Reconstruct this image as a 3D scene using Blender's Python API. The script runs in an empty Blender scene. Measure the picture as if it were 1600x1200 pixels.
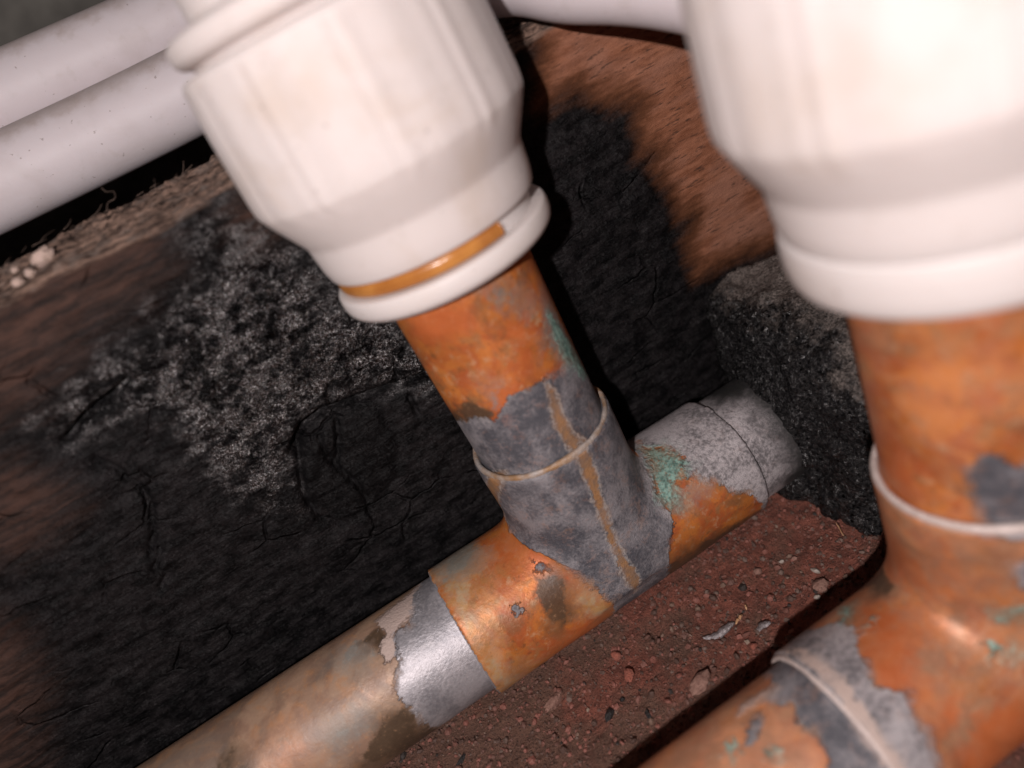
import bpy, bmesh, math, random
import numpy as np
from mathutils import Vector, Matrix

# ------------------------------------------------------------------ camera, world, light
S = bpy.context.scene
COL = S.collection
CAM = np.array([-15.46, -60.34, 66.71])                 # millimetres
RIGHT = np.array([0.84046, -0.41756, -0.34537])
DOWN = np.array([-0.50961, -0.39242, -0.76570])
FWD = np.array([0.18419, 0.81954, -0.54261])
cd = bpy.data.cameras.new('camera'); cam = bpy.data.objects.new('camera', cd); COL.objects.link(cam)
m = Matrix.Identity(4)
for i in range(3):
    m[i][0] = RIGHT[i]; m[i][1] = -DOWN[i]; m[i][2] = -FWD[i]; m[i][3] = CAM[i] / 1000
cam.matrix_world = m
cd.sensor_width = 36; cd.lens = 36 * 1100.7 / 1600
cd.clip_start = 0.002; cd.clip_end = 10
cd.dof.use_dof = True; cd.dof.focus_distance = 0.082; cd.dof.aperture_fstop = 14
S.camera = cam
W = bpy.data.worlds.new('World'); S.world = W; W.use_nodes = True
W.node_tree.nodes['Background'].inputs[0].default_value = (0.8, 0.85, 1, 1)
W.node_tree.nodes['Background'].inputs[1].default_value = 0.003
FLASH = CAM - RIGHT * 20 + DOWN * 8.5 - FWD * 45
ld = bpy.data.lights.new('phone_flash', 'POINT'); ld.energy = 0.60; ld.shadow_soft_size = 0.0016
ld.color = (1.0, 0.915, 0.90)
lo = bpy.data.objects.new('phone_flash', ld); COL.objects.link(lo); lo.location = FLASH / 1000
S.view_settings.view_transform = 'Standard'; S.view_settings.look = 'None'
S.view_settings.exposure = 0; S.view_settings.gamma = 1
S.cycles.max_bounces = 6
rng = np.random.default_rng(7); random.seed(7)

# ------------------------------------------------------------------ stains, traced in surface coordinates (mm along axis, mm round the pipe; or mm on the plane)
STAINS = {
 'ri': {
  'solder': [[[25.3,-26.0],[27.2,-19.6],[26.5,-18.1],[25.6,-16.6],[24.4,-15.8],[26.7,-14.4],[27.5,-13.3],[27.4,-11.7],[26.1,-10.8],[24.7,-10.7],[24.5,-9.2],[23.9,-6.8],[21.4,-1.9],[16.2,-1.1],[12.7,-10.3],[14.7,-18.3],[16.3,-26.9],[21.7,-27.2]],[[22.6,-23.6],[18.9,-22.2],[10.5,-26.0],[8.7,-23.4],[8.0,-20.6],[6.2,-19.5],[3.0,-18.1],[0.7,-16.9],[-2.3,-16.2],[-5.2,-16.9],[-4.0,-13.8],[-4.0,-11.2],[-4.3,-8.6],[-2.9,-7.0],[-2.9,-5.0],[-3.5,-2.0],[-0.8,-1.7],[1.0,-1.8],[2.9,-2.0],[4.9,-1.8],[7.4,-1.5],[9.8,-1.6],[14.6,-1.6],[22.1,-1.6],[27.1,-6.3],[28.6,-15.0]]],
  'grey': [[[34.6,-6.9],[34.0,-5.1],[29.5,-4.4],[24.5,-2.5],[20.8,-2.3],[23.5,-6.3],[26.5,-8.2],[30.0,-8.5],[32.4,-8.1]],[[39.8,-11.6],[38.1,-10.1],[37.0,-11.6],[38.2,-12.3]],[[38.1,-10.2],[37.5,-9.1],[36.1,-9.1],[35.6,-10.1],[36.6,-10.8]],[[35.5,-8.8],[35.2,-7.8],[34.3,-8.2],[34.6,-9.1]],[[27.4,-18.0],[29.7,-16.4],[27.9,-16.8]]],
  'verd': [[[33.0,-6.8],[31.8,-5.5],[26.8,-4.7],[23.1,-3.6],[24.5,-6.1],[27.7,-7.1],[31.2,-7.5]]],
  'streak': [[[27.6,-11.2],[26.4,-10.6],[24.1,-10.8],[20.7,-10.9],[19.0,-10.0],[19.7,-12.4],[22.7,-12.5],[25.4,-12.0]],[[19.9,-12.1],[19.0,-10.6],[16.2,-10.8],[12.8,-11.5],[7.9,-12.2],[4.0,-12.4],[0.2,-12.1],[-1.9,-13.2],[0.4,-13.8],[6.7,-13.3],[12.4,-12.8],[16.5,-12.4]],[[19.2,-22.6],[19.7,-19.9],[14.7,-23.8],[9.1,-26.4],[10.3,-27.2],[14.8,-26.6]]],
  'red': [[[39.5,-20.6],[40.5,-16.4],[38.7,-14.2],[36.3,-15.0],[36.3,-18.7],[36.4,-23.2]],[[30.0,-17.1],[29.4,-13.6],[25.2,-14.8],[24.9,-16.7],[27.1,-18.1]],[[35.6,-11.6],[33.3,-10.4],[28.8,-11.6],[29.2,-13.3],[31.9,-12.7]]],
  'dark': [[[26.1,-26.2],[29.4,-19.6],[27.3,-17.6],[26.4,-18.9],[25.9,-21.7],[22.1,-26.1]],[[26.9,-14.7],[27.9,-14.8],[26.3,-15.2]]],
 },
 'rr': {
  'solder': [[[-7.7,-8.5],[-7.1,-9.0],[-8.5,-6.2],[-8.1,0.6],[-7.0,3.1],[-6.4,5.1],[-5.4,8.1],[-4.4,10.4],[-3.6,13.7],[-3.8,18.1],[-0.7,18.1],[2.0,18.1],[4.3,17.8],[4.6,12.6],[5.4,11.0],[6.6,9.9],[7.3,8.2],[7.3,6.9],[7.2,5.5],[7.9,4.1],[9.0,2.3],[9.6,-0.2],[11.9,-7.2],[12.8,-8.6],[9.8,-8.3],[0.1,-8.3]],[[10.6,-6.0],[15.4,-7.2],[21.5,-7.3],[27.7,-7.5],[23.2,15.5],[19.6,18.1],[18.4,13.9],[17.1,11.1],[15.8,10.6],[14.7,9.2],[13.9,7.5],[12.6,6.9],[12.5,5.9],[11.7,5.7],[11.8,4.3],[12.7,3.9],[12.3,2.2],[11.7,0.8],[10.2,-0.2]],[[-8.8,3.9],[-8.1,5.4],[-8.9,5.5],[-9.3,4.8]],[[-13.7,6.4],[-12.7,6.5],[-12.8,7.8],[-13.9,7.9]]],
  'streak': [[[3.4,-8.0],[5.2,-7.6],[4.5,-5.0],[2.2,1.3],[0.6,5.6],[0.2,8.5],[0.5,11.7],[-0.4,14.3],[-1.3,11.5],[-0.6,6.5],[0.6,1.8],[2.8,-6.0]]],
  'verd': [[[9.9,-0.5],[11.7,0.8],[12.3,2.5],[12.6,4.3],[11.4,5.2],[9.8,5.1],[9.4,6.9],[7.8,7.6],[7.2,6.8],[7.2,5.5],[7.9,4.1]]],
  'grey': [[[-19.2,-6.5],[-13.6,-6.3],[-13.1,-1.1],[-14.6,0.4],[-17.2,0.4],[-18.7,-0.1]],[[7.1,7.6],[9.3,7.1],[11.6,7.1],[13.7,7.7],[12.8,8.2],[10.5,8.0],[8.1,8.2]],[[-32.7,-0.4],[-30.6,-0.7],[-28.7,-0.1],[-29.2,2.3],[-30.8,2.4],[-32.8,1.4]],[[-38.1,6.3],[-33.0,6.7],[-32.9,9.2],[-37.5,9.1]]],
  'dark': [[[-9.4,5.7],[-7.8,5.8],[-7.1,7.2],[-7.9,9.6],[-8.2,11.6],[-10.1,12.0],[-11.3,10.6],[-10.6,8.7],[-10.6,7.1]],[[4.4,13.6],[10.1,13.8],[20.4,16.8],[21.9,19.1],[4.7,19.1],[3.2,17.9]],[[-30.0,-0.1],[-27.4,-0.6],[-27.1,1.1],[-28.3,2.1],[-28.9,1.2]],[[-31.1,8.8],[-28.6,9.9],[-27.9,18.0],[-32.3,18.2],[-36.7,13.2]],[[-47.6,2.7],[-46.1,2.3],[-44.8,4.1],[-45.2,6.4],[-48.9,4.3]]],
  'pale': [[[-19.2,-6.5],[-13.6,-6.3],[-13.0,0.6],[-15.7,1.7],[-18.0,4.9],[-17.9,12.0],[-15.9,18.3],[-20.6,18.5],[-19.1,7.4],[-19.1,-0.1]],[[-5.6,8.4],[-4.5,11.1],[-3.8,15.1],[-4.1,18.0],[-7.6,11.1],[-7.1,8.7]]],
  'red': [[[-13.1,-6.3],[-11.5,-2.0],[-9.0,-1.4],[-7.3,3.5],[-6.8,8.1],[-7.6,6.7],[-9.5,5.5],[-10.9,3.7],[-12.9,1.3]],[[-10.1,13.0],[-4.2,14.6],[-4.0,18.3],[-11.0,17.9],[-11.9,13.1]],[[-9.1,8.2],[-8.6,8.4],[-8.4,9.4],[-9.1,9.3]]],
  'silver': [[[-20.4,-6.4],[-18.6,-1.6],[-18.6,18.2],[-26.9,17.9],[-28.0,14.8],[-28.3,11.4],[-28.6,9.5],[-28.9,7.9],[-28.7,6.6],[-27.8,5.6],[-27.2,4.9],[-27.0,3.8],[-26.6,2.4],[-26.1,1.3],[-24.2,1.9],[-23.1,-0.8]]],
  'crust': [[[-27.9,-2.3],[-22.6,-3.5],[-20.8,-6.0],[-22.8,0.6],[-26.0,1.5],[-26.8,3.9],[-28.4,4.0],[-28.3,2.1],[-27.0,0.8]]],
  'salmon': [[[-41.2,5.0],[-38.7,6.0],[-39.7,7.5],[-42.3,8.4],[-44.9,6.5]]],
  'soot': [[[28.0,0.1],[27.8,4.1],[27.5,6.9],[27.1,10.3],[25.3,12.1],[22.6,14.8],[26.3,20.8],[35.9,7.4]],[[21.6,-6.4],[26.7,-6.7],[28.0,0.1],[24.6,1.5],[21.2,-0.5]]],
 },
 'fr': {
  'solder': [[[-18.9,-8.7],[-14.1,-4.2],[-14.3,-2.4],[-15.7,-0.9],[-15.9,0.4],[-17.0,1.9],[-16.1,2.9],[-15.2,3.7],[-16.2,5.0],[-15.9,6.5],[-16.7,8.6],[-17.2,9.9],[-24.3,4.8],[-22.9,2.3],[-23.6,0.3],[-22.8,-1.2],[-23.6,-1.9],[-24.2,-3.4],[-22.5,-4.3],[-21.5,-8.7]],[[-28.4,-0.7],[-26.9,-2.0],[-25.4,-2.3],[-25.6,-1.6],[-27.1,-0.7]]],
  'crust': [[[-19.5,-7.1],[-18.6,-4.1],[-18.4,-1.8],[-18.6,1.1],[-19.0,3.7],[-19.1,6.3],[-19.2,8.2],[-20.3,7.5],[-20.2,4.6],[-19.9,1.7],[-19.5,-1.4]],[[-26.1,-4.9],[-22.1,-3.8],[-23.2,-3.3],[-24.5,-3.9],[-26.7,-3.8]]],
  'verd': [[[-7.6,4.1],[-6.3,4.2],[-5.5,5.0],[-5.8,5.5],[-6.9,5.5],[-7.9,5.0]],[[-14.2,-4.5],[-12.7,-6.1],[-12.3,-5.5],[-13.1,-4.3],[-14.3,-3.5]],[[-13.0,-2.6],[-12.4,-2.4],[-12.7,-1.7]],[[-29.2,-2.1],[-28.6,-1.9],[-28.9,-0.8],[-29.7,-0.7]],[[-27.1,0.6],[-26.4,0.8],[-26.9,1.3],[-27.4,1.2]]],
  'dark': [[[-7.6,-8.9],[-5.3,-9.5],[-6.9,-5.5],[-8.9,-3.0],[-10.5,-4.0]]],
  'red': [[[-15.7,5.9],[-13.6,5.5],[-12.3,5.6],[-13.9,7.0],[-16.2,7.2]],[[-12.1,7.7],[-0.7,10.4],[-8.4,17.6],[-18.1,11.9]],[[-14.0,-2.6],[-11.7,-4.4],[-10.0,-0.9],[-12.7,1.5],[-14.2,4.0],[-16.4,4.9],[-16.6,1.9],[-16.0,-0.4]]],
  'salmon': [[[-39.5,-4.0],[-30.3,-6.9],[-23.4,-0.9],[-23.0,2.8],[-25.3,6.0]]],
 },
 'fi': {
  'solder': [[[1.7,-32.3],[0.9,-33.3],[-1.1,-33.4],[-4.0,-33.4],[-6.6,-33.2],[-10.4,-33.3],[-12.1,-32.4],[-13.0,-31.6],[-17.1,-31.7],[-20.6,-31.0],[-26.6,-31.0],[-30.0,-31.1],[-22.0,-32.3],[-14.2,-32.4],[-9.0,-32.1],[-5.7,-32.1],[-4.3,-31.9],[-1.7,-31.7],[-0.7,-31.9],[1.8,-31.8]],[[23.9,-20.7],[25.7,-19.7],[26.0,-18.6],[24.6,-17.6],[24.3,-14.8],[17.0,-15.1],[18.8,-19.9],[21.4,-20.4]],[[15.4,-18.5],[16.4,-16.9],[12.2,-17.1],[12.8,-18.3]]],
  'verd': [[[5.2,-21.2],[6.6,-20.2],[6.3,-19.2],[5.4,-19.1],[4.2,-19.9],[3.7,-20.8]],[[9.3,-20.0],[10.4,-18.9],[10.5,-17.8],[9.8,-17.9],[9.0,-19.2]]],
  'dark': [[[5.8,-32.0],[8.5,-31.3],[5.5,-30.8],[2.8,-30.9],[2.6,-32.0]]],
  'red': [[[21.9,-31.2],[27.9,-26.7],[24.1,-25.6],[21.5,-24.3],[15.9,-29.6]],[[9.9,-30.8],[13.3,-25.6],[8.2,-25.8],[3.8,-31.0]],[[-0.7,-33.3],[2.2,-32.7],[1.9,-29.1],[-6.1,-31.1],[-12.9,-30.9],[-17.0,-31.9],[-10.1,-33.1],[-5.2,-33.4]]],
 },
 'board': {
  'wood': [[[14.3,47.6],[15.0,47.3],[19.9,47.3],[20.5,46.4],[23.1,44.3],[26.1,42.7],[25.6,40.4],[24.8,37.4],[27.1,37.2],[26.0,35.9],[26.5,34.6],[27.0,32.5],[27.7,30.3],[27.6,28.1],[30.5,27.0],[29.3,26.0],[27.7,25.1],[28.2,18.8],[34.1,18.0],[41.0,16.6],[66.2,12.6],[67.9,44.1],[20.2,61.2]]],
  'brown': [[[-38.2,56.8],[-34.2,54.5],[-30.1,54.5],[-25.0,53.7],[-25.4,52.2],[-27.6,51.7],[-29.0,50.5],[-31.9,50.4],[-34.3,50.4],[-36.1,48.7],[-39.2,47.7],[-41.5,46.2],[-45.8,46.9]],[[-48.9,41.4],[-47.1,39.6],[-46.2,36.6],[-46.2,35.2],[-48.7,34.9],[-50.4,34.4],[-51.9,34.1],[-53.8,34.9]],[[-59.2,29.6],[-59.1,24.9],[-61.0,19.6],[-62.1,17.7],[-64.8,16.0],[-66.6,12.6],[-69.4,7.8],[-75.3,8.8]],[[-16.2,52.0],[-15.1,51.8],[-14.8,49.9],[-16.3,49.7]]],
  'gloss': [[[-42.7,43.9],[-37.5,45.1],[-31.8,46.0],[-23.3,49.0],[-21.2,53.3],[-18.4,53.8],[-15.2,51.5],[-13.8,46.9],[-13.2,40.2],[-9.2,36.1],[-6.2,27.1],[-7.2,24.9],[-15.8,29.7],[-21.9,30.1],[-25.1,28.6],[-29.0,20.3],[-32.5,25.2],[-33.2,33.6],[-32.8,38.6],[-35.9,39.9],[-41.0,40.2]]],
  'crack1': [[[-7.4,26.5],[-10.5,27.1],[-14.3,27.8],[-17.9,28.7],[-20.7,29.3],[-22.9,28.9],[-24.8,27.4]],[[-34.0,42.7],[-36.7,42.1],[-39.0,41.6],[-41.6,40.6]]],
  'crack2': [[[-22.1,26.9],[-22.5,24.7],[-22.3,22.0],[-21.6,19.3],[-21.4,16.4]],[[-19.6,27.5],[-20.5,25.3],[-22.0,22.8]],[[-40.9,37.5],[-40.2,35.6],[-40.1,33.7],[-39.7,32.4],[-40.0,30.2],[-41.5,27.4],[-43.6,24.9]],[[-18.2,31.8],[-19.2,29.7]],[[-10.5,30.8],[-11.2,28.1]],[[-11.1,25.5],[-11.3,23.2]],[[-24.4,27.1],[-26.0,24.2],[-27.2,20.9],[-27.2,17.6],[-25.3,14.9]],[[-42.4,25.0],[-44.3,23.3],[-43.6,21.6],[-45.2,20.8]]],
  'knot': [[[-23.7,27.6],[-18.8,28.5],[-15.0,26.3],[-14.7,22.0],[-17.0,17.4],[-20.9,14.8],[-24.8,15.7],[-26.9,19.6],[-26.0,24.2]]],
 },
 'block': {
  'dust': [[[7.8,20.5],[-0.7,24.4],[-5.0,25.1],[-8.0,23.7],[-10.1,20.4],[-11.8,16.9],[-13.2,14.1],[-16.3,12.2],[-20.1,10.0],[-22.6,26.9],[-13.8,35.4]]],
 },
}

# ------------------------------------------------------------------ numeric helpers
def _hash(ix, iy, iz):
    h = (ix * 374761393 + iy * 668265263 + iz * 2147483647 + 1442695041) & 0xFFFFFFFF
    h = ((h ^ (h >> 13)) * 1274126177) & 0xFFFFFFFF
    h = ((h ^ (h >> 16)) * 2246822519) & 0xFFFFFFFF
    return ((h ^ (h >> 15)) & 0xFFFFFF) / float(0xFFFFFF)
def vnoise(P):
    i = np.floor(P).astype(np.int64); f = P - i; f = f * f * f * (f * (f * 6 - 15) + 10)
    r = 0
    for dx in (0, 1):
        wx = f[:, 0] if dx else 1 - f[:, 0]
        for dy in (0, 1):
            wy = f[:, 1] if dy else 1 - f[:, 1]
            for dz in (0, 1):
                wz = f[:, 2] if dz else 1 - f[:, 2]
                r = r + wx * wy * wz * _hash(i[:, 0] + dx, i[:, 1] + dy, i[:, 2] + dz)
    return r * 2 - 1
def fbm(P, scale, octs=4, gain=0.5, off=0.0):
    P = np.asarray(P, float) * scale + off + 57.3
    a = 1; s = 0; t = 0
    for k in range(octs):
        s = s + a * vnoise(P); t += a; a *= gain; P = P * 2.03 + 11.7
    return s / t
def poly_sd(Q, poly):
    """signed distance to a polygon, positive inside"""
    p = np.asarray(poly, float); n = len(p); d = np.full(len(Q), 1e9); ins = np.zeros(len(Q), bool)
    for i in range(n):
        a = p[i]; b = p[(i + 1) % n]; e = b - a; w = Q - a
        t = np.clip((w @ e) / max(e @ e, 1e-9), 0, 1); dd = w - t[:, None] * e
        d = np.minimum(d, (dd ** 2).sum(1))
        c = (a[1] <= Q[:, 1]) != (b[1] <= Q[:, 1])
        with np.errstate(divide='ignore', invalid='ignore'):
            xi = a[0] + (Q[:, 1] - a[1]) * e[0] / (e[1] if e[1] else 1e-9)
        ins ^= c & (Q[:, 0] < xi)
    d = np.sqrt(d)
    return np.where(ins, d, -d)
def line_d(Q, line):
    p = np.asarray(line, float); d = np.full(len(Q), 1e9)
    for a, b in zip(p[:-1], p[1:]):
        e = b - a; w = Q - a; t = np.clip((w @ e) / max(e @ e, 1e-9), 0, 1)
        d = np.minimum(d, ((w - t[:, None] * e) ** 2).sum(1))
    return np.sqrt(d)
def stain(Q, surf, key):
    r = np.full(len(Q), -8.0)
    for p in STAINS.get(surf, {}).get(key, []):
        r = np.maximum(r, poly_sd(Q, p))
    return r
def unit(v):
    v = np.asarray(v, float); return v / np.linalg.norm(v)

# ------------------------------------------------------------------ object helpers
def empty(name, loc, label, cat, group=None):
    o = bpy.data.objects.new(name, None); COL.objects.link(o); o.location = Vector(loc) / 1000
    o.empty_display_size = 0.005
    o['label'] = label; o['category'] = cat
    if group: o['group'] = group
    return o
def tag(o, label=None, cat=None, group=None, kind=None):
    if label: o['label'] = label
    if cat: o['category'] = cat
    if group: o['group'] = group
    if kind: o['kind'] = kind
    return o
def mk(name, V, F, mat, parent=None, attrs=None, smooth=True, loc=None):
    """V in mm, world coordinates; parent is a thing or a part"""
    V = np.asarray(V, float)
    base = np.zeros(3)
    q = parent
    while q is not None:
        base = base + np.array(q.location) * 1000; q = q.parent
    me = bpy.data.meshes.new(name)
    if loc is not None: loc = np.asarray(loc, float) - base
    else: loc = np.zeros(3)
    vv = (V - base - loc) / 1000
    if isinstance(F, np.ndarray):
        n, k = F.shape
        me.vertices.add(len(vv)); me.vertices.foreach_set('co', vv.ravel())
        me.loops.add(n * k); me.loops.foreach_set('vertex_index', F.ravel().astype(np.int32))
        me.polygons.add(n); me.polygons.foreach_set('loop_start', np.arange(0, n * k, k, dtype=np.int32))
        me.polygons.foreach_set('loop_total', np.full(n, k, np.int32))
        me.update(calc_edges=True); me.validate()
    else:
        me.from_pydata(vv.tolist(), [], F)
    me.polygons.foreach_set('use_smooth', np.full(len(me.polygons), smooth))
    for k, a in (attrs or {}).items():
        at = me.attributes.new(k, 'FLOAT', 'POINT'); at.data.foreach_set('value', np.asarray(a, np.float32))
    me.materials.append(mat)
    o = bpy.data.objects.new(name, me); COL.objects.link(o); o.location = Vector(loc) / 1000
    if parent is not None: o.parent = parent
    return o
def grid_faces(nu, nv, wrap=False):
    """vertices u-major (u*nv+v); wrap in v"""
    u = np.arange(nu - 1)[:, None]; v = np.arange(nv if wrap else nv - 1)[None, :]; v2 = (v + 1) % nv
    a = u * nv + v; b = (u + 1) * nv + v; c = (u + 1) * nv + v2; d = u * nv + v2
    return np.stack([a, b, c, d], -1).reshape(-1, 4)
def frame(D):
    e1 = np.array([1., 0, 0]) - D[0] * D if abs(D[0]) < .7 else np.array([0, 0, 1.]) - D[2] * D
    e1 = unit(e1); return e1, np.cross(D, e1)
def cyl_coords(V, P, D):
    e1, e2 = frame(D); w = V - P; s = w @ D; a = np.arctan2(w @ e2, w @ e1)
    if abs(D[0]) < .7:
        a = np.where(a > math.pi / 2, a - 2 * math.pi, a); a = np.clip(a, -3.2, 0.0)
    else: a = np.clip(a, -0.75, 2.3)
    return np.stack([s, a * 8.0], 1)
def lathe(P, D, prof, n=128, mod=None, close=True, a0=0.0, a1=2 * math.pi):
    """prof: list of (z along D, r)"""
    e1, e2 = frame(D); prof = np.asarray(prof, float)
    full = abs(a1 - a0 - 2 * math.pi) < 1e-6
    th = np.linspace(a0, a1, n, endpoint=not full)
    Z, T = np.meshgrid(prof[:, 0], th, indexing='ij'); Rr = np.repeat(prof[:, 1][:, None], n, 1)
    if mod is not None: Rr = Rr + mod(Z, T)
    V = P + Z[..., None] * D + Rr[..., None] * (np.cos(T)[..., None] * e1 + np.sin(T)[..., None] * e2)
    F = grid_faces(len(prof), n, full)[:, ::-1]
    return V.reshape(-1, 3), F
def dense(prof, step=0.25):
    out = [prof[0]]
    for a, b in zip(prof[:-1], prof[1:]):
        k = max(1, int(math.hypot(b[0] - a[0], b[1] - a[1]) / step))
        out += [(a[0] + (b[0] - a[0]) * i / k, a[1] + (b[1] - a[1]) * i / k) for i in range(1, k + 1)]
    return out
def fillet(prof, r=0.3, n=3):
    """round every inner corner of a profile polyline"""
    p = [np.array(q, float) for q in prof]; out = [p[0]]
    for a, b, c in zip(p[:-2], p[1:-1], p[2:]):
        la = np.linalg.norm(a - b); lc = np.linalg.norm(c - b); k = min(r, la * .45, lc * .45)
        s = b + (a - b) / la * k; e = b + (c - b) / lc * k
        out += [(1 - t) ** 2 * s + 2 * t * (1 - t) * b + t * t * e for t in np.linspace(0, 1, n + 1)]
    out.append(p[-1]); return [tuple(q) for q in out]
def surfnet(fn, lo, hi, h):
    ax = [np.arange(lo[i], hi[i] + h, h) for i in range(3)]
    n = [len(a) for a in ax]
    G = np.stack(np.meshgrid(*ax, indexing='ij'), -1).reshape(-1, 3)
    f = fn(G).reshape(n)
    ins = f < 0
    c = np.zeros([k - 1 for k in n], int)
    for dx in (0, 1):
        for dy in (0, 1):
            for dz in (0, 1):
                c += ins[dx:n[0] - 1 + dx, dy:n[1] - 1 + dy, dz:n[2] - 1 + dz]
    act = (c > 0) & (c < 8)
    idx = np.full(act.shape, -1); I = np.argwhere(act); idx[act] = np.arange(len(I))
    acc = np.zeros((len(I), 3)); cnt = np.zeros(len(I))
    corners = [(a, b, d) for a in (0, 1) for b in (0, 1) for d in (0, 1)]
    for p in corners:
        for k in range(3):
            if p[k]: continue
            q = list(p); q[k] = 1
            fa = f[tuple((I + p).T)]; fb = f[tuple((I + q).T)]
            x = (fa < 0) != (fb < 0)
            t = np.where(x, fa / np.where(x, fa - fb, 1), 0)
            pt = I + np.array(p) + 0.0
            pt[:, k] += t
            acc[x] += pt[x]; cnt[x] += 1
    V = np.array(lo) + acc / cnt[:, None] * h
    F = []
    for k in range(3):
        a, b = [(1, 2), (2, 0), (0, 1)][k]
        sl0 = [slice(None)] * 3; sl1 = [slice(None)] * 3; sl0[k] = slice(0, -1); sl1[k] = slice(1, None)
        x = ins[tuple(sl0)] != ins[tuple(sl1)]
        E = np.argwhere(x); E = E[(E[:, a] > 0) & (E[:, b] > 0) & (E[:, a] < n[a] - 1) & (E[:, b] < n[b] - 1)]
        fl = ins[tuple(E.T)]
        def g(da, db):
            q = E.copy(); q[:, a] -= da; q[:, b] -= db; return idx[tuple(q.T)]
        quad = np.stack([g(1, 1), g(0, 1), g(0, 0), g(1, 0)], 1)
        quad[~fl] = quad[~fl][:, ::-1]; F.append(quad)
    F = np.concatenate(F)
    for _ in range(4):
        e = 0.02
        g = np.stack([(fn(V + d) - fn(V - d)) / (2 * e) for d in np.eye(3) * e], 1)
        V = V - (fn(V) / np.maximum((g ** 2).sum(1), .25))[:, None] * g
    return V, F
def ico(sub):
    bm = bmesh.new(); bmesh.ops.create_icosphere(bm, subdivisions=sub, radius=1)
    bm.verts.ensure_lookup_table(); bm.faces.ensure_lookup_table()
    V = np.array([v.co[:] for v in bm.verts]); F = np.array([[v.index for v in f.verts] for f in bm.faces]); bm.free()
    return V, F
ICO = {k: ico(k) for k in (1, 2, 3, 4, 5)}
def rot_axis(axis, a):
    return np.array(Matrix.Rotation(a, 3, Vector(axis)))
def rock(sub, size, rough=.3, scale=1.3, off=0, R=None, facet=0.0):
    V, F = ICO[sub]
    d = 1 + rough * fbm(V, scale, 4, .55, off)
    if facet:
        r2 = np.random.default_rng(int(off * 10) + 3)
        for _ in range(9):
            n = unit(r2.normal(size=3)); k = 0.62 + .25 * r2.random()
            d = np.minimum(d, k / np.maximum(V @ n, 1e-3) if False else np.where(V @ n > 1e-3, np.minimum(d, k / np.maximum(V @ n, 1e-3)), d))
    W_ = V * d[:, None] * np.asarray(size)
    return (W_ @ R.T if R is not None else W_), F

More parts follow.
